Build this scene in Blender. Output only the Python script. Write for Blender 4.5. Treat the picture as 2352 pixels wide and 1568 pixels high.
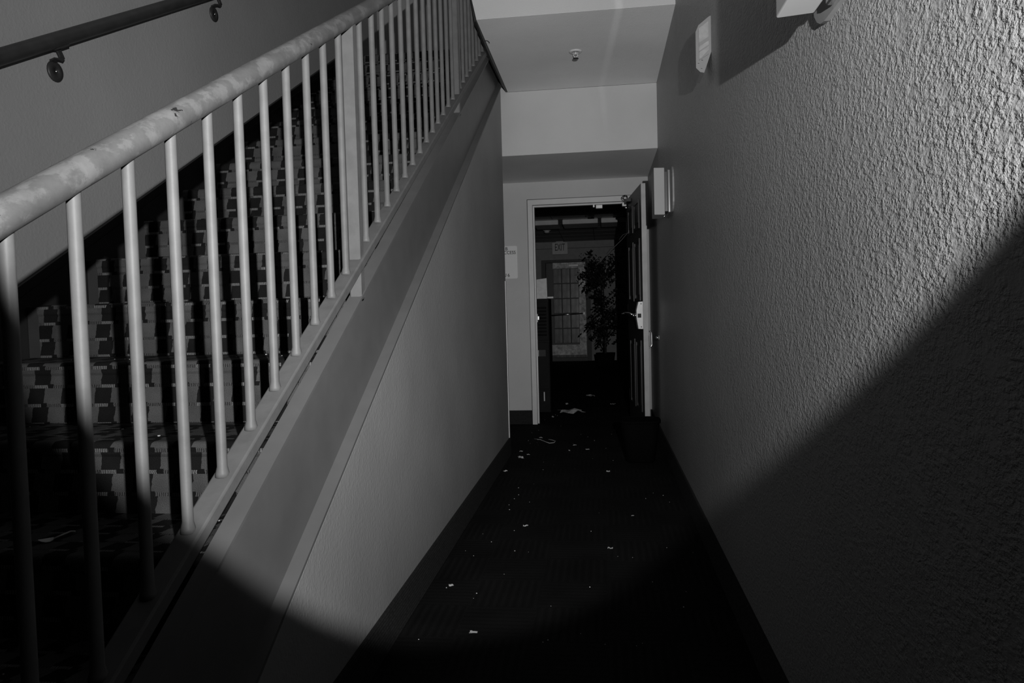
import bpy, math, random
from mathutils import Vector, Matrix
R_ = random.Random(7)
for o in list(bpy.data.objects):
    bpy.data.objects.remove(o, do_unlink=True)
SC = bpy.context.scene
COL = SC.collection

# ------------------------------------------------------------------ camera
CR = Vector((0.99187, 0.12450, -0.02624)); CU = Vector((0.02080, 0.04479, 0.99878)); CF = Vector((-0.12553, 0.99121, -0.04184))
cd = bpy.data.cameras.new('camera'); cam = bpy.data.objects.new('camera', cd); COL.objects.link(cam)
cd.sensor_fit = 'HORIZONTAL'; cd.sensor_width = 36; cd.lens = 1639.77 / 2352 * 36
cd.clip_start = 0.02; cd.clip_end = 100
M = Matrix.Identity(4)
for i in range(3):
    M[i][0] = CR[i]; M[i][1] = CU[i]; M[i][2] = -CF[i]
M[2][3] = 1.0595
cam.matrix_world = M
SC.camera = cam

# ------------------------------------------------------------------ world, lamps, exposure
wd = bpy.data.worlds.new('world'); SC.world = wd; wd.use_nodes = True
wd.node_tree.nodes['Background'].inputs[0].default_value = (0.02, 0.02, 0.02, 1)
wd.node_tree.nodes['Background'].inputs[1].default_value = 0.02

def spot(name, loc, axis, half, blend, power, radius, sx=1, xaxis=None):
    ld = bpy.data.lights.new(name, 'SPOT'); lo = bpy.data.objects.new(name, ld); COL.objects.link(lo)
    ld.energy = power; ld.spot_size = 2 * math.radians(half); ld.spot_blend = blend; ld.shadow_soft_size = radius
    ld.color = (1, 1, 1)
    z = -Vector(axis).normalized()
    x = Vector(xaxis) if xaxis else Vector((1, 0, 0))
    x = (x - z * x.dot(z)).normalized(); y = z.cross(x)
    m = Matrix.Identity(4)
    for i in range(3):
        m[i][0] = x[i] * sx; m[i][1] = y[i]; m[i][2] = z[i]; m[i][3] = loc[i]
    lo.matrix_world = m
    return lo
# hand held flash a little to the right of and above the camera
fl_ = spot('flash', (0.2, -0.2, 1.26), (-0.23906, 0.93525, 0.26107), 50, 0.05, 470, 0.006, xaxis=(0.95983, 0.26828, -0.08215))
# oval beam of the flash head: full in the middle, weaker towards the rim, then cut off by the reflector
fl_.data.use_nodes = True
nt = fl_.data.node_tree; em = nt.nodes['Emission']
def lmath(op, a, b=0.0):
    n = nt.nodes.new('ShaderNodeMath'); n.operation = op
    for i, v in enumerate((a, b)):
        if isinstance(v, bpy.types.NodeSocket): nt.links.new(v, n.inputs[i])
        else: n.inputs[i].default_value = v
    return n.outputs[0]
def lmap(v, a, b, lo, hi):
    n = nt.nodes.new('ShaderNodeMapRange'); n.interpolation_type = 'SMOOTHSTEP'; nt.links.new(v, n.inputs['Value'])
    for k_, x_ in (('From Min', a), ('From Max', b), ('To Min', lo), ('To Max', hi)): n.inputs[k_].default_value = x_
    return n.outputs['Result']
tc_ = nt.nodes.new('ShaderNodeTexCoord'); sx_ = nt.nodes.new('ShaderNodeSeparateXYZ'); nt.links.new(tc_.outputs['Normal'], sx_.inputs[0])
bu = lmath('DIVIDE', lmath('DIVIDE', sx_.outputs[0], sx_.outputs[2]), 0.642)
bv_ = lmath('DIVIDE', lmath('DIVIDE', sx_.outputs[1], sx_.outputs[2]), 0.909)
rho = lmath('SQRT', lmath('ADD', lmath('MULTIPLY', bu, bu), lmath('MULTIPLY', bv_, bv_)))
nt.links.new(lmath('MULTIPLY', lmap(rho, 0.945, 1.02, 1, 0), lmap(rho, 0.42, 0.92, 1, 0.5)), em.inputs['Strength'])
# added spot standing in for the near sconce's chrome glint on the ceiling
spot('glint_stand_in', (0.402, 1.62, 1.75), (-0.104, 0.908, 0.407), 17.0, 1.0, 34, 0.006, sx=0.035, xaxis=(0.993, 0.071, 0.094))

SC.view_settings.view_transform = 'Standard'
SC.view_settings.look = 'None'
SC.view_settings.exposure = 0.0
SC.view_settings.gamma = 1.0
SC.view_settings.use_curve_mapping = False
SC.cycles.use_denoising = True
SC.cycles.max_bounces = 6

# ------------------------------------------------------------------ materials
class NT:
    def __init__(s, name):
        s.m = bpy.data.materials.new(name); s.m.use_nodes = True
        s.t = s.m.node_tree; s.b = s.t.nodes['Principled BSDF']
    def n(s, typ, **kw):
        nd = s.t.nodes.new(typ)
        for k, v in kw.items():
            setattr(nd, k, v)
        return nd
    def val(s, sock, v):
        if isinstance(v, bpy.types.NodeSocket): s.t.links.new(v, sock)
        else: sock.default_value = v
    def math(s, op, a, b=0.0, c=0.0):
        nd = s.n('ShaderNodeMath', operation=op)
        s.val(nd.inputs[0], a); s.val(nd.inputs[1], b); s.val(nd.inputs[2], c)
        return nd.outputs[0]
    def noise(s, vec, scale, detail=2.0, rough=0.5):
        nd = s.n('ShaderNodeTexNoise'); nd.inputs['Scale'].default_value = scale
        nd.inputs['Detail'].default_value = detail; nd.inputs['Roughness'].default_value = rough
        s.t.links.new(vec, nd.inputs['Vector']); return nd.outputs['Fac']
    def coord(s, which='Object'):
        if not hasattr(s, 'tc'): s.tc = s.n('ShaderNodeTexCoord')
        return s.tc.outputs[which]
    def scaled(s, v, sc):
        nd = s.n('ShaderNodeMapping'); nd.inputs['Scale'].default_value = sc
        s.t.links.new(v, nd.inputs['Vector']); return nd.outputs['Vector']
    def ramp(s, fac, a, b, lo, hi):
        nd = s.n('ShaderNodeMapRange'); s.val(nd.inputs['Value'], fac)
        nd.inputs['From Min'].default_value = a; nd.inputs['From Max'].default_value = b
        nd.inputs['To Min'].default_value = lo; nd.inputs['To Max'].default_value = hi
        return nd.outputs['Result']
    def mix(s, f, a, b):
        nd = s.n('ShaderNodeMix', data_type='FLOAT')
        s.val(nd.inputs[0], f); s.val(nd.inputs[2], a); s.val(nd.inputs[3], b); return nd.outputs[0]
    def grey(s, v, sock='Base Color'):
        if isinstance(v, bpy.types.NodeSocket):
            c = s.n('ShaderNodeCombineColor')
            for i in range(3): s.t.links.new(v, c.inputs[i])
            s.t.links.new(c.outputs[0], s.b.inputs[sock])
        else: s.b.inputs[sock].default_value = (v, v, v, 1)
    def bump(s, h, strength, dist):
        nd = s.n('ShaderNodeBump'); nd.inputs['Strength'].default_value = strength; nd.inputs['Distance'].default_value = dist
        s.t.links.new(h, nd.inputs['Height']); s.t.links.new(nd.outputs[0], s.b.inputs['Normal'])
    def set(s, **kw):
        for k, v in kw.items(): s.b.inputs[k.replace('_', ' ')].default_value = v
        return s

def simple(name, g, rough=0.6, metal=0.0, var=0.08, scale=12, bump=0.0, bscale=150, spec=0.4):
    t = NT(name); co = t.coord()
    f = t.noise(co, scale, 3)
    t.grey(t.ramp(f, 0.3, 0.7, g * (1 - var), g * (1 + var)))
    t.set(Roughness=rough, Metallic=metal, Specular_IOR_Level=spec)
    if bump: t.bump(t.noise(co, bscale, 2), bump, 0.002)
    return t.m

def plaster(name, g, cell, strength, dist, rough=0.55, spec=0.3, stretch=(1, 1, 1), var=.05):
    t = NT(name); co = t.coord()
    c2 = t.scaled(co, stretch)
    a = t.noise(c2, cell, 3, 0.55); b = t.noise(co, cell * 0.28, 2)
    h = t.math('MULTIPLY', t.ramp(a, 0.35, 0.66, 0, 1), t.ramp(b, 0.34, 0.50, 0.35, 1))
    t.grey(t.ramp(t.noise(co, 2.3, 4), 0.3, 0.7, g * (1 - var), g * (1 + var)))
    t.set(Roughness=rough, Specular_IOR_Level=spec)
    t.bump(h, strength, dist)
    return t.m

def worn_paint(name, g, lighter, chips=0.0):
    t = NT(name); co = t.coord()
    p = t.noise(t.scaled(co, (1.6, .7, 1)), 26, 5, 0.62)
    body = t.math('MULTIPLY', t.mix(t.ramp(p, 0.49, 0.58, 0, 1), g, lighter), t.ramp(t.noise(co, 14, 5, .7), .35, .65, .82, 1.12))
    c = t.noise(t.scaled(co, (1, .6, 1)), 38, 4, 0.6)
    far = t.n('ShaderNodeSeparateXYZ'); t.t.links.new(co, far.inputs[0])
    th = t.ramp(far.outputs[1], 0.75, 1.6, 0.645, 0.71)
    chip = t.math('GREATER_THAN', c, th)
    t.grey(t.mix(t.math('MULTIPLY', chip, chips), body, 0.015))
    t.set(Roughness=0.5, Specular_IOR_Level=0.3)
    t.bump(t.math('ADD', t.ramp(p, 0.52, 0.56, 0, 1), t.noise(co, 160, 2)), 0.12, 0.0012)
    return t.m

def stair_carpet():
    t = NT('patterned_stair_carpet'); uv = t.coord('UV')
    sp = t.n('ShaderNodeSeparateXYZ'); t.t.links.new(uv, sp.inputs[0]); u, v = sp.outputs[0], sp.outputs[1]
    rh, cw = 0.0585, 0.112
    vr = t.math('DIVIDE', v, rh); row = t.math('FLOOR', vr); fv = t.math('SUBTRACT', vr, row)
    # columns lean and step sideways from row to row
    lean = t.math('MULTIPLY', t.math('SMOOTH_MAX', fv, 0.2, 0.3), -0.012)
    w = t.math('MULTIPLY', t.math('SINE', t.math('MULTIPLY', row, 2.1)), 0.016)
    jit = t.math('MULTIPLY', t.math('SUBTRACT', t.noise(uv, 55, 2), 0.5), 0.010)
    uu = t.math('ADD', t.math('ADD', u, lean), t.math('ADD', w, jit))
    uc = t.math('DIVIDE', uu, cw); colm = t.math('FLOOR', uc); fu = t.math('SUBTRACT', uc, colm)
    darkcol = t.math('LESS_THAN', fu, 0.48)
    base = t.mix(darkcol, 0.066, 0.0095)
    base = t.math('MULTIPLY', base, t.ramp(t.noise(uv, 9, 3), .3, .7, .75, 1.25))
    # dashed pale bands at the row joints, dark knots where they cross
    band = t.math('LESS_THAN', fv, 0.17)
    dash = t.math('GREATER_THAN', t.math('FRACT', t.math('DIVIDE', uu, 0.0058)), 0.42)
    pale = t.math('MULTIPLY', t.mix(darkcol, 0.075, 0.15), t.ramp(dash, 0, 1, .25, 1.0))
    base = t.mix(band, base, pale)
    knot = t.math('MULTIPLY', t.math('LESS_THAN', t.math('ABSOLUTE', t.math('SUBTRACT', fu, 0.49)), 0.085), t.math('LESS_THAN', fv, 0.22))
    base = t.mix(knot, base, 0.008)
    pile = t.noise(uv, 420, 2)
    base = t.math('MULTIPLY', base, t.ramp(pile, .3, .7, .75, 1.25))
    t.grey(base); t.set(Roughness=0.95, Specular_IOR_Level=0.1)
    t.bump(pile, 0.5, 0.003)
    return t.m

def floor_carpet():
    t = NT('dark_corridor_carpet'); co = t.coord()
    sp = t.n('ShaderNodeSeparateXYZ'); t.t.links.new(co, sp.inputs[0]); x, y = sp.outputs[0], sp.outputs[1]
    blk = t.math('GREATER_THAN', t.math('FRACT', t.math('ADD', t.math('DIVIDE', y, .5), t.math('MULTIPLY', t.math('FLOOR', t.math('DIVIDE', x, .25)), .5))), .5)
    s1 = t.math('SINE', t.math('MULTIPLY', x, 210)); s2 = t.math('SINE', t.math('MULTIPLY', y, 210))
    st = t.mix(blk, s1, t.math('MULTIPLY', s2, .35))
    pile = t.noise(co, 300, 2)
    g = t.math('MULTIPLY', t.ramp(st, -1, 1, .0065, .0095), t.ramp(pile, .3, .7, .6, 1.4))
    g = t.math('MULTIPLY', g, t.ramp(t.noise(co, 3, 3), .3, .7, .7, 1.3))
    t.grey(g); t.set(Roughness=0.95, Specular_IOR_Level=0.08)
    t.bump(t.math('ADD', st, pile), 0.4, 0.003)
    return t.m

def dirty_glass():
    t = NT('dusty_glass'); co = t.coord()
    tr = t.n('ShaderNodeBsdfTransparent'); tr.inputs[0].default_value = (.8, .8, .8, 1)
    mx = t.n('ShaderNodeMixShader')
    f = t.ramp(t.noise(t.scaled(co, (1, 1, .35)), 14, 4), .3, .7, .25, .7)
    t.t.links.new(f, mx.inputs[0]); t.t.links.new(tr.outputs[0], mx.inputs[1]); t.t.links.new(t.b.outputs[0], mx.inputs[2])
    t.t.links.new(mx.outputs[0], t.t.nodes['Material Output'].inputs[0])
    t.grey(.2); t.set(Roughness=.3)
    return t.m

def plywood(name, g):
    t = NT(name); co = t.coord()
    f = t.noise(t.scaled(co, (9, 9, .8)), 6, 5, .6)
    t.grey(t.ramp(f, .3, .7, g * .45, g * 1.5)); t.set(Roughness=.8); return t.m

def scuffed(name, g):
    t = NT(name); co = t.coord()
    f = t.noise(co, 9, 6, .7)
    t.grey(t.ramp(f, .38, .62, g * .45, g * 1.25)); t.set(Roughness=.6); return t.m

MT = dict(
    wall_r=plaster('textured_wall_paint', .27, 88, 0.8, 0.0026, rough=.42, spec=.45, stretch=(1, 1, 1.55)),
    wall_l=plaster('pale_wall_paint', .26, 130, 0.32, 0.0018, rough=.55, stretch=(1, 1, .85), var=.09),
    wall_s=plaster('stairwell_wall_paint', .28, 110, 0.28, 0.0018, rough=.6, stretch=(1, .8, .8)),
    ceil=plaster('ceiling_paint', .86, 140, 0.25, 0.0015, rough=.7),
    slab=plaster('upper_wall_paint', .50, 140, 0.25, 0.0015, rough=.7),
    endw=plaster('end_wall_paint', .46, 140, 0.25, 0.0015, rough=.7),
    hall=simple('dim_hall_wall_paint', .30, .7, bump=.1),
    hallceil=simple('hall_ceiling_tile', .33, .8, bump=.2),
    grid=simple('ceiling_grid_metal', .10, .6),
    floor=floor_carpet(), stair=stair_carpet(),
    base=simple('ribbed_carpet_base', .020, .9, var=.3, scale=90, bump=.4, bscale=300, spec=.1),
    rail=worn_paint('chipped_rail_paint', .098, .135, 1.0),
    bal=simple('baluster_paint', .105, .52, var=.10, scale=25, bump=.15, bscale=90, spec=.22),
    chan=simple('stringer_paint', .105, .45, var=.06, bump=.05, bscale=60),
    stepend=simple('bare_step_paint', .035, .7),
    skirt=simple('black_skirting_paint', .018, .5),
    wood=simple('dark_handrail_wood', .030, .45, var=.2, scale=20),
    iron=simple('black_bracket_metal', .035, .5, .3),
    screw=simple('bright_screw', .8, .25, 1.0),
    frame=simple('door_frame_paint', .52, .45, var=.04),
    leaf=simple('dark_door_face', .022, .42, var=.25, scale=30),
    edge=simple('door_edge_paint', .42, .55, var=.1),
    chrome=simple('chrome', .75, .18, 1.0, var=.05),
    brushed=simple('brushed_plate', .42, .42, .4, var=.08),
    dark=simple('black_plastic', .008, .6),
    bin=simple('matte_black_plastic', .003, .8, spec=.03),
    shade=simple('white_sconce_shade', .34, .5, var=.02),
    gap=simple('dark_metal', .05, .35, .6),
    plate=simple('grey_sconce_plate', .20, .5, var=.08, bump=.1),
    alarm=simple('grey_alarm_housing', .15, .45, var=.04),
    lens=simple('clear_alarm_lens', .22, .25, var=.1, scale=60),
    sign=simple('white_sign_plastic', .62, .5, var=.02),
    ink=simple('black_lettering', .012, .6),
    exitp=simple('exit_sign_face', .55, .5), exitink=simple('exit_letter_faded', .08, .6),
    paper=simple('white_paper', .62, .8, var=.1, scale=40),
    scrap=simple('paper_scrap_white', .5, .8, var=.25, scale=60),
    locker=simple('dark_locker_metal', .010, .6, var=.15, spec=.08),
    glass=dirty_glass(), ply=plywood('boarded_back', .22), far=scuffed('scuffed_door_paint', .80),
    dkwood=simple('dark_casing_wood', .03, .5),
    leafg=simple('dark_foliage', .007, .55, var=.4), bark=simple('brown_bark', .04, .8), pot=simple('dark_pot', .004, .8, spec=.05),
    spr=simple('sprinkler_white', .6, .4), wire=simple('thin_wire', .12, .4),
    corner=simple('corner_guard_plastic', .62, .4),
)

# ------------------------------------------------------------------ mesh helpers
class MB:
    def __init__(s): s.v = []; s.f = []; s.sm = []
    def add(s, vs, fs, smooth=False):
        o = len(s.v); s.v += [tuple(v) for v in vs]
        for f in fs: s.f.append(tuple(i + o for i in f)); s.sm.append(smooth)
        return s
    def box(s, x0, x1, y0, y1, z0, z1):
        vs = [(x, y, z) for z in (z0, z1) for y in (y0, y1) for x in (x0, x1)]
        return s.add(vs, [(0, 2, 3, 1), (4, 5, 7, 6), (0, 1, 5, 4), (2, 6, 7, 3), (0, 4, 6, 2), (1, 3, 7, 5)])
    def bbox(s, x0, x1, y0, y1, z0, z1, b=.003):      # box with chamfered edges
        c = [(x0, x0 + b, x1 - b, x1), (y0, y0 + b, y1 - b, y1), (z0, z0 + b, z1 - b, z1)]
        import itertools
        vs = []; idx = {}
        for ax in range(3):
            for sx, sy, sz in itertools.product((0, 1), repeat=3):
                p = []
                for k, sgn in enumerate((sx, sy, sz)):
                    if k == ax: p.append(c[k][3 if sgn else 0])
                    else: p.append(c[k][2 if sgn else 1])
                idx[(ax, sx, sy, sz)] = len(vs); vs.append(tuple(p))
        fs = []
        for ax in range(3):
            a, bq = [k for k in range(3) if k != ax]
            for sg in (0, 1):
                loop = []
                for (u, w) in ((0, 0), (1, 0), (1, 1), (0, 1)):
                    k = [0, 0, 0]; k[ax] = sg; k[a] = u; k[bq] = w; loop.append(idx[(ax, *k)])
                fs.append(tuple(loop))
        for ax in range(3):                            # edges along ax
            a, bq = [k for k in range(3) if k != ax]
            for u in (0, 1):
                for w in (0, 1):
                    k0 = [0, 0, 0]; k0[a] = u; k0[bq] = w; k1 = list(k0); k1[ax] = 1
                    fs.append((idx[(a, *k0)], idx[(a, *k1)], idx[(bq, *k1)], idx[(bq, *k0)]))
        for sx, sy, sz in itertools.product((0, 1), repeat=3):
            fs.append((idx[(0, sx, sy, sz)], idx[(1, sx, sy, sz)], idx[(2, sx, sy, sz)]))
        return s.add(vs, fs)
    def hexa(s, bot, top):                             # two quads
        return s.add(list(bot) + list(top), [(3, 2, 1, 0), (4, 5, 6, 7), (0, 1, 5, 4), (1, 2, 6, 5), (2, 3, 7, 6), (3, 0, 4, 7)])
    def prism(s, pts, d):                              # planar polygon pushed along vector d
        n = len(pts); d = Vector(d); a = [Vector(p) for p in pts]; b = [p + d for p in a]
        fs = [tuple(range(n - 1, -1, -1)), tuple(range(n, 2 * n))] + [(i, (i + 1) % n, (i + 1) % n + n, i + n) for i in range(n)]
        return s.add(a + b, fs)
    def tube(s, pts, r, n=12, cap=True, smooth=True):
        P = [Vector(p) for p in pts]; rings = []; up = None
        rr = r if isinstance(r, (list, tuple)) else [r] * len(P)
        for i, p in enumerate(P):
            t = (P[min(i + 1, len(P) - 1)] - P[max(i - 1, 0)]).normalized()
            if up is None:
                up = Vector((0, 0, 1)) if abs(t.z) < .9 else Vector((0, 1, 0))
            a = up - t * up.dot(t)
            if a.length < 1e-4: a = Vector((1, 0, 0)) - t * t.x
            a.normalize(); up = a; b = t.cross(a)
            rings.append([p + (a * math.cos(2 * math.pi * k / n) + b * math.sin(2 * math.pi * k / n)) * rr[i] for k in range(n)])
        o = len(s.v)
        vs = [v for r_ in rings for v in r_]
        fs = [(i * n + k, i * n + (k + 1) % n, (i + 1) * n + (k + 1) % n, (i + 1) * n + k) for i in range(len(P) - 1) for k in range(n)]
        s.add(vs, fs, smooth)
        if cap:
            for base, rev in ((0, True), ((len(P) - 1) * n, False)):
                f = [o + base + k for k in range(n)]
                s.f.append(tuple(reversed(f)) if rev else tuple(f)); s.sm.append(False)
        return s
    def lathe(s, c, prof, n=20, axis='z', smooth=True):
        c = Vector(c); vs = []
        for (r, h) in prof:
            for k in range(n):
                a = 2 * math.pi * k / n; p = (r * math.cos(a), r * math.sin(a), h)
                if axis == 'x': p = (p[2], p[0], p[1])
                if axis == 'y': p = (p[0], p[2], p[1])
                vs.append(c + Vector(p))
        fs = [(i * n + k, i * n + (k + 1) % n, (i + 1) * n + (k + 1) % n, (i + 1) * n + k) for i in range(len(prof) - 1) for k in range(n)]
        fs += [tuple(range(n - 1, -1, -1)), tuple(range((len(prof) - 1) * n, len(prof) * n))]
        return s.add(vs, fs, smooth)
    def build(s, name, mat, parent=None, uv=None, fix=True):
        me = bpy.data.meshes.new(name); me.from_pydata(s.v, [], s.f); me.update()
        for p, q in zip(me.polygons, s.sm): p.use_smooth = q
        if fix:
            import bmesh
            b = bmesh.new(); b.from_mesh(me); bmesh.ops.recalc_face_normals(b, faces=b.faces); b.to_mesh(me); b.free()
        if uv:
            l = me.uv_layers.new(name='UVMap')
            for lp in me.loops: l.data[lp.index].uv = uv(lp.vertex_index, me.vertices[lp.vertex_index].co)
        me.materials.append(MT[mat])
        o = bpy.data.objects.new(name, me); COL.objects.link(o)
        if parent:
            o.parent = parent; o.matrix_parent_inverse = Matrix.Translation(-parent.location)
        return o

def root(name, label=None, cat=None, loc=(0, 0, 0), group=None, kind=None):
    o = bpy.data.objects.new(name, None); COL.objects.link(o); o.location = loc; o.empty_display_size = .1
    return tag(o, label, cat, group, kind)
def tag(o, label=None, cat=None, group=None, kind=None):
    if label: o['label'] = label
    if cat: o['category'] = cat
    if group: o['group'] = group
    if kind: o['kind'] = kind
    return o
def struct(name, mb, mat, parent=None, **k):
    o = mb.build(name, mat, parent, **k)
    if not parent: o['kind'] = 'structure'
    return o
def again(o, parent, off):                              # copy of a part with shared mesh
    c = o.copy(); COL.objects.link(c); c.parent = parent
    c.matrix_parent_inverse = Matrix.Translation(-parent.location) if parent else Matrix.Identity(4)
    c.location = Vector(o.location) + Vector(off); return c
def letters(name, txt, size, loc, mat, parent, align='LEFT', sx=1.0):
    cu = bpy.data.curves.new(name, 'FONT'); cu.body = txt; cu.size = size; cu.extrude = .0006; cu.align_x = align; cu.offset = .0004 * size / .04
    o = bpy.data.objects.new(name, cu); COL.objects.link(o)
    dg = bpy.context.evaluated_depsgraph_get(); me = bpy.data.meshes.new_from_object(o.evaluated_get(dg))
    bpy.data.objects.remove(o, do_unlink=True)
    me.transform(Matrix.Translation(loc) @ Matrix.Rotation(math.pi / 2, 4, 'X') @ Matrix.Diagonal((sx, 1, 1, 1)))
    me.materials.clear(); me.materials.append(MT[mat])
    o = bpy.data.objects.new(name, me); COL.objects.link(o); o.parent = parent
    o.matrix_parent_inverse = Matrix.Translation(-parent.location)
    return o

# ------------------------------------------------------------------ dimensions
XR, XL, D, YC = 0.438, -0.695, 6.622, 5.205
ZL, YL, ZC, YB, ZB = 2.247, 5.466, 2.727, 4.093, 0.132
S0, SM, T0 = -0.457, 0.6008, 0.355
XS, YW = -2.06, 6.70
RISE, RUN, Y1 = 0.18756, 0.31221, 0.7494
PL = S0 + T0

# ------------------------------------------------------------------ setting
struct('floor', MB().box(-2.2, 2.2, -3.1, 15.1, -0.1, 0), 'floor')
struct('wall_right', MB().box(XR, XR + .12, -3.0, D + .12, 0, 5.6), 'wall_r')
# wall under the stair, its top cut along the stringer
g = .004
yb0 = (0 - S0) / SM + .03
struct('wall_corridor', MB().prism([(XL - .001, yb0, 0), (XL - .001, YC, 0), (XL - .001, YC, min(S0 + SM * YC - g, 2.72)), (XL - .001, yb0, S0 + SM * yb0 - g)], (-.09, 0, 0)), 'wall_l')
struct('wall_left', MB().box(XS - .12, XS, -3.0, YW + .12, 0, 5.6), 'wall_s')
struct('wall_landing', MB().box(XS, -.70, YW, YW + .12, 2.9, 5.6), 'wall_s')
struct('wall_behind', MB().box(XS - .12, XR + .12, -3.12, -3.0, 0, 5.6), 'wall_s')
struct('ceiling_upper', MB().box(XS - .12, XR + .12, -3.12, YW + .12, 5.6, 5.7), 'ceil')
# upper floor edge and the low ceiling over the corridor
mb = MB()
prof = [(-.675, ZC + .0006), (XR, ZC + .0006), (XR, 3.15), (-.70, 3.15), (-.70, 2.85)]
mb.prism([(x, YB, z) for x, z in prof], (0, YL - YB, 0))
struct('wall_upper', mb, 'slab')
struct('ceiling', MB().box(-.675, XR, YB + .0005, YL, ZC, ZC + .0006), 'ceil')
t4 = MB().prism([(-.6765, YB - .001, ZC + .004), (-.6765, YB - .001, ZC - .012), (-.6765, YB + .3, ZC - .030), (-.6765, 4.75, ZC - .034), (-.6765, 5.2, ZC - .020), (-.6765, YL - .003, ZC - .001), (-.6765, YL - .003, ZC + .01), (-.6765, YB + .3, ZC + .02)], (-.012, 0, 0))  # dark lip added to widen the shadow line along the ceiling's left edge
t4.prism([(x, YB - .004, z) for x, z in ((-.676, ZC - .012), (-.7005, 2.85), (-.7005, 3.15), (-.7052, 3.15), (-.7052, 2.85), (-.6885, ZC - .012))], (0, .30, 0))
struct('shade_lip', t4, 'skirt')
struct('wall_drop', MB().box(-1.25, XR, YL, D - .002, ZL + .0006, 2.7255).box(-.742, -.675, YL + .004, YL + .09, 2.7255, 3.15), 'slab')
struct('ceiling_drop', MB().box(-1.25, XR, YL + .0005, D - .002, ZL, ZL + .0006), 'ceil')
# end wall with the doorway
OX0, OX1, OZ = -0.660, 0.290, 2.083
e = MB()
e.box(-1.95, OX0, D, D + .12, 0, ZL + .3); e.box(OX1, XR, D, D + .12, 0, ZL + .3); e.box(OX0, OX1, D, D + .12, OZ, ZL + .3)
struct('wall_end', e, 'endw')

def ribbed(y0, y1, xf, sgn, z1=ZB, n=11):
    pts = [(xf, 0)]
    for i in range(n):
        za = z1 * i / n; zb = z1 * (i + 1) / n
        pts += [(xf + sgn * .008, za + .0012), (xf + sgn * .011, (za + zb) / 2), (xf + sgn * .008, zb - .0012)]
    pts += [(xf + sgn * .008, z1), (xf, z1)]
    return MB().prism([(x, y0, z) for x, z in pts], (0, y1 - y0, 0))
struct('baseboard_left', ribbed(yb0, YC, XL - .0005, 1), 'base')
struct('baseboard_right', ribbed(-1.5, D, XR, -1), 'base')
def ribbed_end(x0, x1):
    pts = [(D, 0)]; n = 11
    for i in range(n):
        za = ZB * i / n; zb = ZB * (i + 1) / n
        pts += [(D - .008, za + .0012), (D - .011, (za + zb) / 2), (D - .008, zb - .0012)]
    pts += [(D - .008, ZB), (D, ZB)]
    return MB().prism([(x0, y, z) for y, z in pts], (x1 - x0, 0, 0))
be = struct('baseboard_end', ribbed_end(-1.9, OX0 - .002), 'base')
struct('baseboard_end.001', ribbed_end(OX1 + .002, XR - .012), 'base')
struct('trim_1', MB().box(XL - .0075, XL + .0035, YC - .026, YC + .003, ZB, 1.283), 'corner')
# stair skirting on the left wall
zs = lambda y: -.1568 + .5884 * y
sk = MB()
sk.prism([(XS + .001, .55, zs(.55) - .37), (XS + .001, 5.76, zs(5.76) - .37), (XS + .001, 5.76, zs(5.76)), (XS + .001, .55, zs(.55))], (.018, 0, 0))
sk.prism([(XS + .001, .55, zs(.55) - .052), (XS + .001, 5.76, zs(5.76) - .052), (XS + .001, 5.76, zs(5.76) - .040), (XS + .001, .55, zs(.55) - .040)], (.023, 0, 0))
struct('trim_2', sk, 'skirt')

# ------------------------------------------------------------------ staircase
st = root('staircase', 'straight staircase with block patterned carpet rising beside the left wall', 'stairs', (-1.35, Y1, 0))
X0, X1 = -1.993, -.745
vlen = 0.0
for n in range(1, 18):
    y = Y1 + RUN * (n - 1); z0 = RISE * (n - 1); z1 = RISE * n
    yr = y + .007; yn = y + RUN + .03
    rad = .014; prof = [(yr, z0 + .0005)] if n > 1 else [(yr, .0005)]
    prof += [(yr, z1 - .040), (y + .002, z1 - .032)]
    for k in range(0, 6):
        a = math.pi + (-math.pi / 2) * k / 5
        prof.append((y + rad + rad * math.cos(a), z1 - rad + rad * math.sin(a)))
    depth = (yn - .004) if n < 17 else YW
    prof.append((depth, z1))
    arc = [vlen]
    for i in range(1, len(prof)):
        arc.append(arc[-1] + math.dist(prof[i], prof[i - 1]))
    vlen = arc[-1]
    back = [(depth, z1 - .03), (yr + .03, z1 - .03), (yr + .03, z0 + .0005)]
    pr = prof + back; uvv = arc + [arc[-1], arc[-1], arc[0]]
    N = len(pr)
    mb = MB().prism([(X0, a, b) for a, b in pr], (X1 - X0, 0, 0))
    so = mb.build('step', 'stair', st, uv=lambda i, co, uvv=uvv, N=N: (co.x + 3, uvv[i % N] + .031))
    MB().prism([(XS + .021, a, b) for a, b in ((yr + .004, z0 + .0005), (yr + .004, z1 - .006), (depth, z1 - .006), (depth, z1 - .03), (yr + .03, z1 - .03), (yr + .03, z0 + .0005))], (X0 - .001 - XS - .021, 0, 0)).build('painted_end', 'stepend', so)
# steel channel on the open side
def sheared(mb, x0, x1, za, zb, y0, y1, m=SM):
    mb.hexa([(x0, y0, za + m * y0), (x1, y0, za + m * y0), (x1, y1, za + m * y1), (x0, y1, za + m * y1)],
            [(x0, y0, zb + m * y0), (x1, y0, zb + m * y0), (x1, y1, zb + m * y1), (x0, y1, zb + m * y1)])
    return mb
ch = MB()
prof = [(-.7365, 0), (XL, 0), (XL, .010), (-.728, .016), (-.728, T0 - .016), (XL, T0 - .008), (XL, T0), (-.7365, T0)]
ya, yz = .80, 5.44
ch.prism([(x, 0, z) for x, z in prof], (0, 1, 0))
ch.v = [(x, ya + (yz - ya) * yy, S0 + z + SM * (ya + (yz - ya) * yy)) for x, yy, z in ch.v]
ch.build('stringer', 'chan', st)

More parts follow.
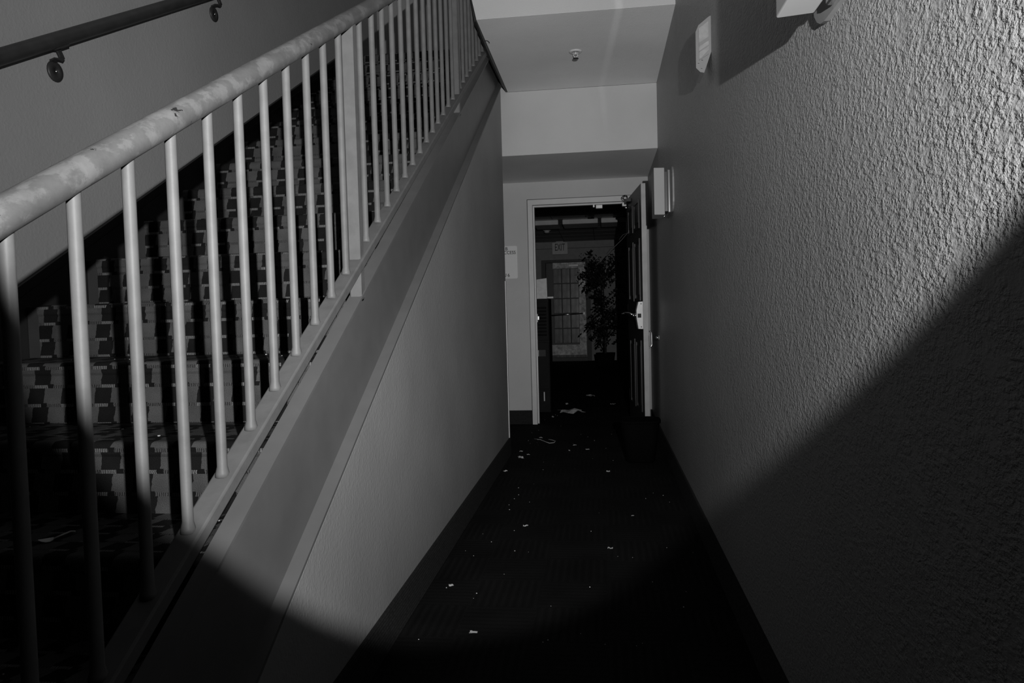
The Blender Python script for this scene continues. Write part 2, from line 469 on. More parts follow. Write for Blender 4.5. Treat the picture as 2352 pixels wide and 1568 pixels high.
# ------------------------------------------------------------------ railing on the stringer
rl = root('stair_railing', 'pale painted steel stair railing with round bars and chipped pipe handrail', 'railing', (-.715, .8, .4))
MR = SM - .0097; zb_r = lambda y: PL + .128 + MR * y
MH = .580; zh = lambda y: PL + .82 + SM * .9 + MH * (y - .9)
br = MB()
y0, y1 = .45, 5.43
br.hexa([(-.7345, y0, zb_r(y0) - .032), (-.690, y0, zb_r(y0) - .032), (-.690, y1, zb_r(y1) - .032), (-.7345, y1, zb_r(y1) - .032)],
        [(-.7345, y0, zb_r(y0)), (-.690, y0, zb_r(y0)), (-.690, y1, zb_r(y1)), (-.7345, y1, zb_r(y1))])
bo = br.build('bottom_rail', 'bal', rl)
bv = bo.modifiers.new('bevel', 'BEVEL'); bv.width = .004; bv.segments = 2
hp = [(-.715, y, zh(y)) for y in [.2 + i * .28 for i in range(20)]]
MB().tube(hp, .0226, 24).build('handrail', 'rail', rl)
ys = [.7915 + i * .1178 for i in range(10)] + [1.957]
ys = [.787, .904, 1.022, 1.136, 1.254, 1.371, 1.485, 1.602, 1.720, 1.836, 1.952, 2.137, 2.260, 2.374, 2.492, 2.610, 2.727, 2.847, 2.966, 3.083, 3.197, 3.313, 3.434, 3.549,
      3.738, 3.846, 3.957, 4.068, 4.182, 4.303, 4.415, 4.53, 4.645, 4.76, 4.875, 4.99, 5.105, 5.32]
ys = [.552, .67] + ys
for y in ys:
    b = MB(); za = zb_r(y) - .004; zt = zh(y) - .010
    b.tube([(-.715, y, za), (-.715, y, za + .008), (-.715, y, za + .020), (-.715, y, zt - .012), (-.715, y, zt + .006)], [.0135, .0125, .0096, .0096, .0105], 12)
    b.build('baluster', 'bal', rl)
for y in (2.045, 3.655, 5.21):
    b = MB()
    b.bbox(-.734, -.698, y - .019, y + .019, S0 + T0 + SM * y - .018, zh(y) - .008, .004)
    b.build('post', 'bal', rl)

# ------------------------------------------------------------------ handrail on the left wall
wr = root('wall_handrail', 'dark round handrail on wall brackets along the left stairwell wall', 'handrail', (-1.99, 2.5, 2.1))
zw = lambda y: .633 + .6008 * 2.2 + .5838 * (y - 2.2)
MB().tube([(-1.99, y, zw(y)) for y in (1.2, 2, 3, 4, 5, 5.9)], .0272, 24).build('rail', 'wood', wr)
for y in (2.538, 3.723):
    zc = zw(y) - .129
    b = MB()
    b.lathe((XS, y, zc), [(.039, 0), (.040, .004), (.036, .009), (.011, .0105), (.010, .007), (.001, .007)], 24, 'x')
    ro = b.build('wall_rosette', 'iron', wr)
    MB().lathe((XS + .007, y + .001, zc), [(.006, 0), (.006, .003), (.003, .005)], 10, 'x').build('screw', 'screw', ro)
    # flat bent arm: out from the top of the rosette, then curling up to a saddle under the rail
    a = MB(); w = .011
    path = [(XS + .006, y - .016, zc + .033), (XS + .030, y - .024, zc + .036), (XS + .056, y - .034, zc + .029), (XS + .065, y - .038, zc + .036),
            (XS + .061, y - .043, zc + .052), (XS + .058, y - .047, zc + .066), (XS + .064, y - .052, zc + .080), (XS + .070, y - .054, zw(y - .054) - .028)]
    for (p, q) in zip(path, path[1:]):
        d = Vector((q[0] - p[0], 0, q[2] - p[2])).normalized(); nn = Vector((-d.z, 0, d.x)) * .0035
        A = Vector(p) - d * .002; B = Vector(q) + d * .002; W_ = Vector((0, w, 0))
        a.hexa([A - nn - W_, A + nn - W_, B + nn - W_, B - nn - W_], [A - nn + W_, A + nn + W_, B + nn + W_, B - nn + W_])
    y0_, y1_ = y - .082, y - .020
    a.hexa([(-2.005, y0_, zw(y0_) - .034), (-1.975, y0_, zw(y0_) - .034), (-1.975, y1_, zw(y1_) - .034), (-2.005, y1_, zw(y1_) - .034)],
           [(-2.005, y0_, zw(y0_) - .022), (-1.975, y0_, zw(y0_) - .022), (-1.975, y1_, zw(y1_) - .022), (-2.005, y1_, zw(y1_) - .022)])
    a.build('bracket_arm', 'iron', wr)

# ------------------------------------------------------------------ open door and frame
dr = root('door_1', 'open dark panelled door folded back against the right wall', None, (.27, D, 0), kind='structure')
f = MB()
ix0, ix1, iz = -.617, .252, 2.036
def frame_leg(x0, x1):
    f.box(x0, x1, D - .012, D + .132, 0, OZ)
frame_leg(OX0, ix0); frame_leg(ix1, OX1); f.box(ix0, ix1, D - .012, D + .132, iz, OZ)
f.box(ix0, ix0 + .014, D + .045, D + .09, 0, iz); f.box(ix0 + .014, ix1, D + .045, D + .09, iz - .014, iz)
f.build('door_frame', 'frame', dr)
MB().box(OX0 - .007, OX0 - .0005, D - .003, D, ZB, OZ + .007).box(OX1 + .0005, OX1 + .007, D - .003, D, ZB, OZ + .007).box(OX0 - .0005, OX1 + .0005, D - .003, D, OZ + .0005, OZ + .007).build('frame_joint', 'gap', dr)
# leaf in its own coordinates: s along the leaf from the hinge, n away from the wall side
HX, HY = .240, 6.600
ang = math.atan2(.324 - HX, HY - 5.72)
ds = Vector((math.sin(ang), -math.cos(ang), 0)); dn = Vector((math.cos(ang), math.sin(ang), 0))
LW, TH, LZ0, LZ1 = .880, .042, .012, 2.036
def leafbox(s0, s1, n0, n1, z0, z1, mb=None):
    mb = mb or MB()
    q = lambda s, n, z: tuple(Vector((HX, HY, z)) + ds * s + dn * n)
    return mb.hexa([q(s0, n0, z0), q(s1, n0, z0), q(s1, n1, z0), q(s0, n1, z0)], [q(s0, n0, z1), q(s1, n0, z1), q(s1, n1, z1), q(s0, n1, z1)])
leafbox(0, LW - .003, .0, TH - .002, LZ0, LZ1).build('door_leaf', 'leaf', dr)
leafbox(LW - .003, LW, .0008, TH - .003, LZ0, LZ1).build('leaf_edge', 'edge', dr)
leafbox(.002, LW - .001, TH - .002, TH, LZ0, LZ1).build('corridor_face', 'edge', dr)
for (z0, z1) in ((.22, .80), (1.12, 1.62), (1.70, 1.93)):
    for (s0, s1) in ((.13, .41), (.49, .77)):
        p = MB(); w = .022
        for a in ((s0, s1, z0, z0 + w), (s0, s1, z1 - w, z1), (s0, s0 + w, z0 + w, z1 - w), (s1 - w, s1, z0 + w, z1 - w)):
            leafbox(a[0], a[1], -.007, 0, a[2], a[3], p)
        leafbox(s0 + .05, s1 - .05, -.005, 0, z0 + .05, z1 - .05, p)
        p.build('raised_panel', 'leaf', dr)
# lock plate with lever on the dark face
q = lambda s, n, z: tuple(Vector((HX, HY, z)) + ds * s + dn * n)
pl = MB()
pl.prism([q(.800, n, z) for n, z in ((0, 1.112), (-.034, 1.110), (-.050, 1.045), (-.050, .985), (-.037, .897), (0, .895))], ds * .072)
lp = pl.build('lock_case', 'brushed', dr)
leafbox(.868, .8735, -.042, -.014, .985, 1.017).build('cylinder_recess', 'dark', lp)
for z, n in ((.912, -.014), (1.094, -.014)): MB().tube([q(.868, n, z), q(.8735, n, z)], .0045, 10).build('screw', 'dark', lp)
lv = MB(); lv.tube([q(.836, -.050, 1.003), q(.836, -.060, 1.003)], .018, 14); lv.tube([q(.836, -.062, 1.003), q(.836, -.078, 1.003)], .015, 14)
lv.tube([q(.836, -.074, 1.008), q(.82, -.095, 1.020), q(.79, -.125, 1.024), q(.76, -.150, 1.020)], [.010, .008, .008, .006], 12)
lv.build('lever_handle', 'chrome', lp)
# pull on the face turned to the wall
pu = MB()
pts = []
for k in range(0, 7):
    a = math.pi / 2 * k / 6; pts.append((.795, TH + .018 + .018 * math.sin(a), .874 - .018 + .018 * math.cos(a)))
pts = [(.795, TH, .874)] + [(.795, TH + .014 + .022 * math.sin(math.pi / 2 * k / 6), .852 + .022 * math.cos(math.pi / 2 * k / 6)) for k in range(7)] + \
      [(.795, TH + .014 + .022 * math.cos(math.pi / 2 * k / 6), .766 - .022 * math.sin(math.pi / 2 * k / 6)) for k in range(7)] + [(.795, TH, .744)]
pu.tube([q(*p) for p in pts], .0055, 12); pu.build('pull_handle', 'chrome', dr)
leafbox(.775, .830, TH, TH + .003, .72, .90).build('pull_plate', 'dark', dr)
# closer, hinges, loose wires
cl = MB(); leafbox(.10, .30, -.034, 0, 1.985, 2.012, cl); cl.build('door_closer', 'leaf', dr)
c2 = MB(); c2.bbox(.200, .240, 6.50, 6.55, 1.973, 2.010, .004); hb = c2.build('closer_bracket', 'brushed', dr)
MB().lathe((.236, 6.52, 1.948), [(.004, 0), (.012, .006), (.014, .014), (.010, .022), (.004, .026)], 14).build('closer_knob', 'chrome', hb)
cb = MB(); cb.bbox(-.035, .028, D + .04, D + .075, 1.985, 2.020, .004); cb.box(-.06, -.045, D + .05, D + .07, 2.0, 2.022); cb.build('latch_catch', 'brushed', dr)
hg = None
for z in (.28, 1.05, 1.80):
    h = MB().tube([(.243, 6.606, z - .05), (.243, 6.606, z + .05)], .007, 10)
    h.build('hinge', 'gap', dr)
wi = MB()
for k in range(4):
    c = Vector((.235 + R_.uniform(-.015, .015), 6.52 + R_.uniform(-.02, .02), 2.045 + R_.uniform(-.012, .012))); r = R_.uniform(.016, .03); ph = R_.uniform(0, 6)
    wi.tube([c + Vector((math.cos(t * .7 + ph) * r, math.sin(t * .5 + k) * .02, math.sin(t * .7 + ph) * r * .9)) for t in range(10)], .0022, 6)
wi.build('tangled_wire', 'dark', dr)
lw = MB().tube([(.262, 6.50, 1.77), (.245, 6.49, 1.735), (.19, 6.47, 1.672), (.15, 6.46, 1.635), (.112, 6.45, 1.598)], .0018, 6)
lw.tube([(.245, 6.49, 1.735), (.20, 6.46, 1.715), (.165, 6.45, 1.67), (.185, 6.46, 1.665)], .0014, 6)
lw.build('loose_wire', 'wire', dr)

# ------------------------------------------------------------------ things on walls and ceiling
def sconce(name, y, z0, label):
    s = root(name, label, 'wall light', (XR, y, 1.76), 'boxy sconces on the right wall')
    z1 = z0 + .283; w = .105
    p = MB(); rr = .075; pts = []
    for (cy, cz, a0) in ((y - .226 + rr, z0 + .006 + rr, math.pi), (y + .226 - rr, z0 + .006 + rr, 1.5 * math.pi), (y + .226 - rr, z1 - .006 - rr, 0), (y - .226 + rr, z1 - .006 - rr, .5 * math.pi)):
        for k in range(6):
            a = a0 + math.pi / 2 * k / 5; pts.append((XR, cy + rr * math.cos(a), cz + rr * math.sin(a)))
    p.prism(pts, (-.010, 0, 0)); p.build('back_plate', 'plate', s)
    n = MB().bbox(XR - .024, XR - .010, y - w + .010, y + w - .010, z0 + .012, z1 - .012, .003); n.build('chrome_band', 'chrome', s)
    n = MB().bbox(XR - .044, XR - .024, y - w + .025, y + w - .025, z0 + .02, z1 - .02, .002); n.build('neck', 'gap', s)
    b = MB()
    # shade: box whose near and far sides lean outward away from the wall
    b.hexa([(XR - .108, y - w + .0, z0), (XR - .044, y - w + .012, z0), (XR - .044, y + w - .012, z0), (XR - .108, y + w, z0)],
           [(XR - .108, y - w + .0, z1), (XR - .044, y - w + .012, z1), (XR - .044, y + w - .012, z1), (XR - .108, y + w, z1)])
    o = b.build('shade', 'shade', s); bv = o.modifiers.new('bevel', 'BEVEL'); bv.width = .003; bv.segments = 2
    k = MB().tube([(XR - .055, y - w + .03, z0 - .018), (XR - .035, y - w + .03, z0 + .004)], .004, 8); k.build('set_screw', 'chrome', s)
sconce('wall_sconce', 1.287, 1.586, 'near sconce at the top of the right wall, cut off by the picture edge')
sconce('wall_sconce.001', 4.545, 1.624, 'far white sconce on the right wall above the open door')

al = root('fire_alarm', 'grey alarm unit with a clear ribbed lens between the two sconces', 'alarm', (XR, 2.92, 2.06))
out = [(.438, 2.172), (.430, 2.169), (.391, 2.139), (.380, 2.114), (.380, 1.978), (.396, 1.961), (.4105, 1.958), (.424, 1.996), (.438, 2.036)]
MB().prism([(x, 2.862, z) for x, z in out], (0, .13, 0)).build('housing', 'alarm', al)
lens = [(.3915, 2.125), (.4275, 2.150), (.4285, 2.042), (.3925, 2.006)]
lo = MB().prism([(x, 2.8575, z) for x, z in lens], (0, .006, 0)).build('lens', 'lens', al)
for zc_, h_ in ((2.072, .014), (2.046, .005), (2.016, .005)):
    MB().prism([(.3915, 2.856, zc_ - h_ / 2 - .009), (.4285, 2.856, zc_ - h_ / 2 + .013), (.4285, 2.856, zc_ + h_ / 2 + .013), (.3915, 2.856, zc_ + h_ / 2 - .009)], (0, .003, 0)).build('lens_rib', 'alarm', lo)
for (x, z) in ((.3865, 1.992), (.4005, 2.003), (.3975, 1.972)):
    MB().bbox(x, x + .006, 2.859, 2.864, z, z + .004, .001).build('terminal', 'screw', al)

sp = root('sprinkler_head', 'small fire sprinkler head on the corridor ceiling', 'sprinkler', (-.133, 4.709, ZC))
c = (-.133, 4.709)
MB().lathe((c[0], c[1], ZC), [(.043, 0), (.042, -.003), (.034, -.008), (.022, -.009), (.020, -.003), (.002, -.002)], 28).build('escutcheon', 'spr', sp)
b = MB().tube([(c[0], c[1], ZC - .002), (c[0], c[1], ZC - .020)], .008, 12)
for s_ in (-1, 1): b.tube([(c[0] + s_ * .010, c[1], ZC - .012), (c[0] + s_ * .013, c[1], ZC - .026), (c[0] + s_ * .003, c[1], ZC - .042)], .003, 8)
b.build('frame_arms', 'spr', sp)
MB().lathe((c[0], c[1], ZC - .046), [(.002, .004), (.017, .003), (.019, .0), (.016, -.003)], 16).build('deflector', 'gap', sp)

hk = MB().tube([(-.680, 4.41, ZC - .004), (-.672, 4.41, ZC - .002), (-.662, 4.415, ZC - .002), (-.654, 4.42, ZC - .007), (-.651, 4.42, ZC - .014)], .0022, 8).build('wire_hook', 'dark')
tag(hk, 'tiny bent wire hook at the left edge of the corridor ceiling', 'hook')

ds_ = root('door_stop', 'small chrome dome door stop on the lower right wall', 'door stop', (XR, 5.62, .828))
MB().lathe((XR, 5.62, .828), [(.018, 0), (.018, -.004), (.010, -.008)], 18, 'x').build('stop_base', 'brushed', ds_)
MB().lathe((XR - .008, 5.62, .828), [(.010, 0), (.012, -.008), (.010, -.016), (.004, -.020), (.001, -.021)], 16, 'x').build('stop_dome', 'chrome', ds_)

sg = root('wall_sign', 'white rounded sign reading ACCESS on the end wall left of the doorway', 'sign', (-.92, D, 1.51))
pts = []; x0, x1, z0, z1, rr = -1.07, -.768, 1.366, 1.668, .014
for (cx, cz, a0) in ((x0 + rr, z0 + rr, math.pi), (x1 - rr, z0 + rr, 1.5 * math.pi), (x1 - rr, z1 - rr, 0), (x0 + rr, z1 - rr, .5 * math.pi)):
    for k in range(5):
        a = a0 + math.pi / 2 * k / 4; pts.append((cx + rr * math.cos(a), D, cz + rr * math.sin(a)))
MB().prism(pts, (0, -.005, 0)).build('sign_panel', 'sign', sg)
letters('lettering', 'B', .043, (-.880, D - .0054, 1.629), 'ink', sg)
letters('lettering', 'ACCESS', .042, (-.921, D - .0054, 1.594), 'ink', sg, sx=.95)
letters('lettering', 'U', .043, (-.903, D - .0054, 1.384), 'ink', sg)
letters('lettering', '6', .043, (-.8635, D - .0054, 1.384), 'ink', sg)

# ------------------------------------------------------------------ waste bin
bn = root('waste_bin', 'black plastic waste bin beside the open door by the right wall', 'bin', (.245, 5.0, 0))
def ring(ax, ay, z, n=32, cx=.245, cy=5.0):
    o = []
    for k in range(n):
        a = 2 * math.pi * k / n; ca, sa = math.cos(a), math.sin(a)
        o.append((cx + ax * math.copysign(abs(ca) ** .5, ca), cy + ay * math.copysign(abs(sa) ** .5, sa), z))
    return o
def loft(rings, cap0=True, cap1=True):
    n = len(rings[0]); vs = [v for r in rings for v in r]
    fs = [(i * n + k, i * n + (k + 1) % n, (i + 1) * n + (k + 1) % n, (i + 1) * n + k) for i in range(len(rings) - 1) for k in range(n)]
    if cap0: fs.append(tuple(range(n - 1, -1, -1)))
    if cap1: fs.append(tuple(range((len(rings) - 1) * n, len(rings) * n)))
    return MB().add(vs, fs, True)
loft([ring(.092, .085, .002), ring(.10, .09, .012), ring(.134, .115, .285), ring(.131, .112, .287), ring(.096, .086, .014)]).build('bin_body', 'bin', bn)
loft([ring(.134, .115, .272), ring(.142, .123, .274), ring(.142, .123, .292), ring(.131, .112, .294), ring(.131, .112, .288)], False, False).build('bin_rim', 'bin', bn)

# ------------------------------------------------------------------ dark hall beyond the doorway
FY, HZ = 14.9, 2.47
struct('wall_hall_left', MB().box(-1.47, -1.35, D + .12, FY, 0, HZ + .1), 'hall')
struct('wall_hall_right', MB().box(1.9, 2.02, D + .12, FY, 0, HZ + .1), 'hall')
fw = MB(); dx0, dx1, dz = -1.23, -.219, 2.107
fw.box(-1.47, dx0, FY, FY + .12, 0, HZ + .1); fw.box(dx1, 2.02, FY, FY + .12, 0, HZ + .1); fw.box(dx0, dx1, FY, FY + .12, dz, HZ + .1)
struct('wall_hall_end', fw, 'hall')
hv = MB().box(-1.33, 1.9, FY - .10, FY, 2.335, HZ); struct('trim_3', hv, 'hall')
hc = root('ceiling_hall', None, None, (0, 10, HZ), kind='structure')
MB().box(-1.47, 2.02, D + .12, FY, HZ + .012, HZ + .1).build('ceiling_deck', 'grid', hc)
proto = None
ty = D + .20; j = 0
while ty + .60 < FY:
    for i in range(5):
        tx = -1.34 + i * .615
        if proto is None:
            proto = MB().box(0, .600, 0, .600, 0, .010).build('ceiling_tile', 'hallceil'); proto.location = (tx, ty, HZ)
            proto.parent = hc; proto.matrix_parent_inverse = Matrix.Translation(-hc.location)
        else:
            c_ = proto.copy(); COL.objects.link(c_); c_.location = (tx, ty, HZ)
    ty += .615
LB = ['pale boxy light fitting on the hall ceiling, left of the row seen through the doorway',
      'wide boxy light fitting on the hall ceiling, middle of the row seen through the doorway',
      'boxy light fitting on the hall ceiling, right end of the row beside the door edge']
for (x0, x1), lb in zip(((-1.02, -.64), (-.575, -.03), (.02, .55)), LB):
    r_ = root('ceiling_light', lb, 'ceiling light', ((x0 + x1) / 2, 11.4, HZ), 'boxy lights on the hall ceiling')
    MB().bbox(x0, x1, 11.12, 11.72, HZ - .085, HZ - .012, .006).build('diffuser', 'exitp', r_)
    MB().box(x0 + .01, x1 - .01, 11.13, 11.71, HZ - .012, HZ).build('mounting_tray', 'grid', r_)
sm_ = root('smoke_detector', 'round smoke detector on the hall ceiling above the exit sign', 'smoke detector', (-.913, 12.42, HZ))
MB().lathe((-.913, 12.42, HZ), [(.055, 0), (.070, -.012), (.066, -.032)], 20).build('detector_base', 'exitp', sm_)
MB().lathe((-.913, 12.42, HZ - .032), [(.045, 0), (.045, -.022), (.036, -.034), (.010, -.040)], 20).build('detector_head', 'exitp', sm_)
ex = root('exit_sign', 'pale EXIT sign above the glazed door at the end of the hall', 'exit sign', (-.83, 14.74, 2.33))
MB().bbox(-.985, -.665, 14.72, 14.77, 2.205, 2.452, .006).build('sign_box', 'exitp', ex)
MB().bbox(-.90, -.75, 14.71, 14.78, 2.452, HZ, .003).build('canopy', 'exitp', ex)
letters('lettering', 'EXIT', .205, (-.825, 14.7195, 2.283), 'exitink', ex, 'CENTER', sx=.50)
# glazed door at the end
d2 = root('door_2', 'old glazed door with fifteen panes and a push bar at the end of the hall', None, (-.72, FY, 0), kind='structure')
cs = MB()
cs.box(dx0, dx0 + .09, FY - .03, FY + .10, 0, dz); cs.box(dx1 - .09, dx1, FY - .03, FY + .10, 0, dz); cs.box(dx0 + .09, dx1 - .09, FY - .03, FY + .10, dz - .055, dz)
cs.build('door_casing', 'dkwood', d2)
MB().box(dx0 + .09, dx1 - .09, FY - .06, FY + .05, 0, .07).build('threshold', 'grid', d2)
sx0, sx1 = -1.125, -.322
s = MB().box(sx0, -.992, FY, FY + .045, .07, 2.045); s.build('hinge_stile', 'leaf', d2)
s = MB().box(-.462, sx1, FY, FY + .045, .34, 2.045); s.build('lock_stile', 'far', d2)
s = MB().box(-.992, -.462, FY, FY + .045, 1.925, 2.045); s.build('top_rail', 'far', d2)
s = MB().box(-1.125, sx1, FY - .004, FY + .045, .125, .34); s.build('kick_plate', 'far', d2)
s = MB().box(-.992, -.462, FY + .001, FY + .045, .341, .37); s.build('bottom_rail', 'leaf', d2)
cols = [-.992, -.8153, -.6387, -.462]; rows = [.37, .681, .992, 1.303, 1.614, 1.925]
for xx in cols[1:3]: MB().box(xx - .012, xx + .012, FY + .004, FY + .04, .37, 1.925).build('muntin', 'dkwood', d2)
for zz in rows[1:5]:
    for a, b in zip(cols, cols[1:]): MB().box(a + .012, b - .012, FY + .004, FY + .04, zz - .012, zz + .012).build('muntin', 'dkwood', d2)
pp = None
for zz in rows[:5]:
    for a in cols[:3]:
        if pp is None: pp = MB().box(a + .012, a + .1647, FY + .018, FY + .022, zz + .012, zz + .299).build('pane', 'glass', d2); pa, pz = a, zz
        else: again(pp, d2, (a - pa, 0, zz - pz))
MB().box(-1.2, -.25, FY + .10, FY + .118, 0, 2.1).build('backing_board', 'ply', d2)
pb = MB().tube([(-1.10, FY - .06, .953), (-.345, FY - .06, .985)], .014, 12); pbo = pb.build('push_bar', 'chrome', d2)
for xx, zz in ((-1.10, .953), (-.36, .984)): MB().bbox(xx - .025, xx + .025, FY - .075, FY, zz - .03, zz + .03, .004).build('push_bar_end', 'brushed', pbo)
MB().bbox(-.66, -.46, FY - .05, FY, 1.955, 2.005, .004).build('door_closer', 'brushed', d2)

# metal locker just inside the doorway
lk = root('metal_locker', 'dark metal locker with louvres just inside the doorway on the left', 'locker', (-.83, 7.55, 0))
MB().bbox(-1.11, -.545, 7.405, 7.80, 0, 1.185, .004).build('cabinet', 'locker', lk)
ld_ = MB().bbox(-1.10, -.552, 7.392, 7.404, .75, 1.15, .002).build('louvre_panel', 'locker', lk)
for k in range(9):
    z = .80 + k * .035
    MB().prism([(-1.08, 7.392, z), (-1.08, 7.380, z + .004), (-1.08, 7.392, z + .020)], (.51, 0, 0)).build('louvre', 'locker', ld_)
ld2 = MB().bbox(-1.10, -.552, 7.392, 7.404, .25, .73, .002).build('locker_door', 'locker', lk)
MB().bbox(-.665, -.585, 7.384, 7.392, .585, .655, .001).build('recessed_pull', 'dark', ld2)
MB().bbox(-.668, -.655, 7.376, 7.386, .585, .655, .003).build('pull_rim', 'chrome', ld2)
la = MB().bbox(-.672, -.655, 7.372, 7.392, .94, 1.03, .003); la.bbox(-.655, -.640, 7.374, 7.392, .965, 1.005, .003); la.build('latch', 'chrome', ld_)
MB().bbox(-1.10, -.552, 7.392, 7.404, .02, .235, .002).build('lower_drawer', 'locker', lk)
MB().bbox(-.616, -.605, 7.380, 7.392, .120, .216, .002).build('strip_handle', 'sign', lk)
MB().bbox(-.557, -.494, 7.41, 7.47, 1.186, 1.204, .002).build('shelf_lip', 'exitp', lk)
ps = MB(); ps.hexa([(-.765, 7.49, 1.1862), (-.562, 7.48, 1.1862), (-.562, 7.483, 1.1862), (-.765, 7.493, 1.1862)], [(-.765, 7.55, 1.380), (-.570, 7.54, 1.402), (-.570, 7.543, 1.402), (-.765, 7.553, 1.380)])
pso = ps.build('paper_sheet', 'paper'); tag(pso, 'white sheet of paper propped up on top of the dark locker', 'paper')

# ficus
fi = root('potted_ficus', 'dark leafy ficus tree standing in front of the glazed door', 'plant', (.05, 12.5, 0))
loft([ring(.13, .13, .002, 20, .05, 12.5), ring(.17, .17, .30, 20, .05, 12.5), ring(.15, .15, .30, 20, .05, 12.5), ring(.14, .14, .25, 20, .05, 12.5)]).build('pot', 'pot', fi)
tr = MB(); tr.tube([(.05, 12.5, .25), (.06, 12.5, .7), (.03, 12.52, 1.2), (.05, 12.5, 1.7)], [.02, .016, .012, .006], 8)
fo = MB()
for k in range(26):
    h = R_.uniform(.55, 1.95); a = R_.uniform(0, 6.283); L = R_.uniform(.16, .42) * (1.1 if h < 1.6 else .75)
    b0 = Vector((.05, 12.5, h - .15)); b1 = Vector((.05 + L * math.cos(a), 12.5 + L * math.sin(a), h + .1))
    tr.tube([b0, (b0 + b1) / 2 + Vector((0, 0, .04)), b1], [.006, .004, .002], 5)
    for i in range(34):
        t = R_.uniform(.25, 1.1); p = b0.lerp(b1, t) + Vector((R_.gauss(0, .06), R_.gauss(0, .06), R_.gauss(0, .07)))
        d = Vector((R_.uniform(-1, 1), R_.uniform(-1, 1), R_.uniform(-1.2, .2))).normalized(); w_ = d.cross(Vector((R_.uniform(-1, 1), R_.uniform(-1, 1), R_.uniform(-1, 1)))).normalized()
        l = R_.uniform(.06, .10); ww = l * .24; nn = d.cross(w_) * l * .08
        fo.add([p, p + d * l * .45 + w_ * ww + nn, p + d * l, p + d * l * .45 - w_ * ww + nn, p + d * l * .45], [(0, 1, 4), (1, 2, 4), (2, 3, 4), (3, 0, 4)])
tr.build('trunk', 'bark', fi)
fl = fo.build('foliage', 'leafg', fi, fix=False); fl['kind'] = 'stuff'

# ------------------------------------------------------------------ litter on the floor
def scrap(x, y, w, d, rz, seed, name='paper_scrap', lift=.012, mat='scrap', z=0.0):
    rr = random.Random(seed); nx, ny = 4, 3
    vs = []
    for lay in (0, 1):
        for j in range(ny + 1):
            for i in range(nx + 1):
                vs.append(None)
    m = (nx + 1) * (ny + 1)
    ca, sa = math.cos(rz), math.sin(rz)
    for j in range(ny + 1):
        for i in range(nx + 1):
            u = (i / nx - .5) * w * (1 + rr.uniform(-.15, .15)); v = (j / ny - .5) * d * (1 + rr.uniform(-.25, .25)); h = .001 + rr.uniform(0, lift)
            X = x + u * ca - v * sa; Y = y + u * sa + v * ca
            vs[j * (nx + 1) + i] = (X, Y, z + h); vs[m + j * (nx + 1) + i] = (X, Y, z + h + .0012)
    fs = []
    for j in range(ny):
        for i in range(nx):
            a = j * (nx + 1) + i; fs.append((a, a + nx + 1, a + nx + 2, a + 1)); fs.append((m + a, m + a + 1, m + a + nx + 2, m + a + nx + 1))
    for i in range(nx): fs.append((i, i + 1, m + i + 1, m + i)); b_ = ny * (nx + 1) + i; fs.append((b_ + 1, b_, m + b_, m + b_ + 1))
    for j in range(ny):
        a = j * (nx + 1); fs.append((a + nx + 1, a, m + a, m + a + nx + 1)); b_ = a + nx; fs.append((b_, b_ + nx + 1, m + b_ + nx + 1, m + b_))
    return MB().add(vs, fs).build(name, mat)
G = 'paper litter on the corridor carpet'
items = [
 (-.334, 7.35, .23, .20, .25, .035, 'crumpled_paper', 'largest crumpled sheet of paper on the carpet inside the doorway'),
 (-.159, 8.735, .10, .11, .2, .02, 'paper_scrap', 'bright folded paper scrap deepest inside the dark doorway'),
 (-.411, 8.0, .03, .05, .1, .02, 'paper_scrap', 'faint scrap just behind the crumpled sheet in the doorway'),
 (-.503, 7.05, .018, .03, .3, .01, 'paper_scrap', 'small scrap on the door sill left of the crumpled sheet'),
 (.10, 7.95, .04, .05, .6, .015, 'paper_scrap', 'dim scrap inside the doorway beside the open door'),
 (-.522, 5.875, .024, .035, .8, .014, 'paper_scrap', 'square white scrap lying by the loop of twine'),
 (-.232, 5.567, .030, .022, -.5, .008, 'paper_scrap', 'short grey scrap right of the loop of twine'),
 (-.128, 5.385, .034, .025, .35, .010, 'paper_scrap', 'pale angled scrap between the twine and the waste bin'),
 (-.265, 5.352, .014, .028, .2, .008, 'paper_scrap', 'tiny scrap below the short grey scrap'),
 (-.625, 5.31, .026, .034, -.3, .012, 'paper_scrap', 'white scrap by the left baseboard corner, below the square one'),
 (-.559, 5.196, .022, .024, -.4, .010, 'paper_scrap', 'grey scrap between the two white scraps by the left baseboard'),
 (-.598, 5.059, .050, .055, .5, .024, 'crumpled_paper', 'bright torn crumple by the left baseboard'),
 (-.655, 4.650, .022, .040, -.5, .012, 'paper_scrap', 'pale scrap right against the left baseboard'),
 (.020, 4.651, .032, .024, .1, .010, 'paper_scrap', 'pale scrap on the carpet in front of the waste bin'),
 (-.394, 3.455, .032, .016, .2, .010, 'paper_scrap', 'two-part scrap in the middle of the corridor carpet, left half'),
 (.136, 3.652, .018, .010, .1, .004, 'paper_scrap', 'thin bright sliver on the right half of the corridor carpet'),
 (.016, 3.139, .030, .014, -.1, .012, 'paper_scrap', 'wavy white sliver in the middle of the near carpet'),
 (-.603, 2.679, .026, .016, .3, .006, 'paper_scrap', 'straight white stub near the left baseboard at the near end'),
 (-.444, 2.285, .036, .016, .0, .006, 'paper_scrap', 'grey curved flake lowest on the near carpet'),
]
for k, (x, y, w, d, rz, lift, nm, lb) in enumerate(items):
    q_ = .72 if y < 7 else 1.0
    o = scrap(x, y, w * q_, d * q_, rz, 100 + k, nm, lift * q_); tag(o, lb, 'paper', G)
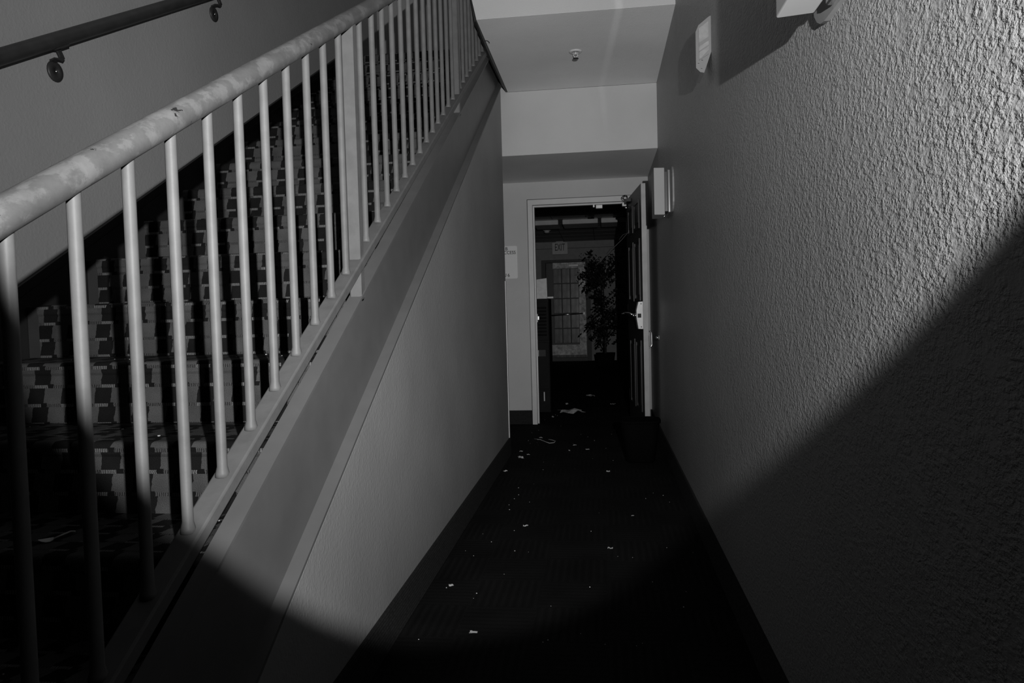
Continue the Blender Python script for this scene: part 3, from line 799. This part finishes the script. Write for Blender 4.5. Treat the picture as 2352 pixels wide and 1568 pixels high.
tw = MB().tube([(-.575, 5.84, .004), (-.52, 5.80, .004), (-.47, 5.70, .005), (-.435, 5.64, .005), (-.40, 5.66, .005), (-.392, 5.73, .005), (-.42, 5.775, .005), (-.455, 5.80, .006)], .0022, 6).build('twine_loop', 'scrap')
tag(tw, 'loop of pale twine on the carpet near the doorway', 'twine')
lf = root('dry_leaf', 'pale leaf with a bent stalk on a low stair tread', 'leaf', (-1.19, 1.45, RISE * 3))
b = MB(); vs = []; z = RISE * 3 + .004
cx, cy = -1.268, 1.462
for k in range(12):
    a = 2 * math.pi * k / 12; vs.append((cx + .017 * math.cos(a), cy + .014 * math.sin(a), z + .002 * math.sin(2 * a)))
b.prism(vs, (0, 0, .0015)); b.build('blade', 'paper', lf)
MB().tube([(cx + .014, cy + .006, z + .002), (cx + .024, cy + .020, z + .006), (cx + .034, cy + .034, z + .010), (cx + .044, cy + .036, z + .010)], .0022, 6).build('stalk', 'scrap', lf)
cr = MB()
for k in range(70):
    u = R_.random(); x = R_.uniform(-.66, .40); y = 2.2 + 5.5 * u ** 1.3
    if k % 3 == 0: x = R_.gauss(-.5, .1)
    if x < -.67 or (x > .08 and 4.8 < y): continue
    s_ = R_.uniform(.0008, .0024)
    a = R_.uniform(0, 3); d1 = Vector((math.cos(a), math.sin(a), 0)) * s_; d2_ = Vector((-math.sin(a), math.cos(a), 0)) * s_ * R_.uniform(.5, 1); c = Vector((x, y, .0015))
    cr.hexa([c - d1 - d2_, c + d1 - d2_, c + d1 + d2_, c - d1 + d2_], [p + Vector((0, 0, s_)) for p in (c - d1 * .6 - d2_ * .6, c + d1 * .6 - d2_ * .6, c + d1 * .6 + d2_ * .6, c - d1 * .6 + d2_ * .6)])
for k in range(50):
    n = R_.randint(2, 8); y = Y1 + RUN * (n - 1) + R_.uniform(.05, .28); x = R_.uniform(-1.8, -.8); s_ = R_.uniform(.001, .0025); c = Vector((x, y, RISE * n + .001))
    cr.box(x - s_, x + s_, y - s_, y + s_, c.z, c.z + s_)
co = cr.build('crumbs', 'paper'); tag(co, 'specks of debris scattered over the carpets', 'debris', kind='stuff')
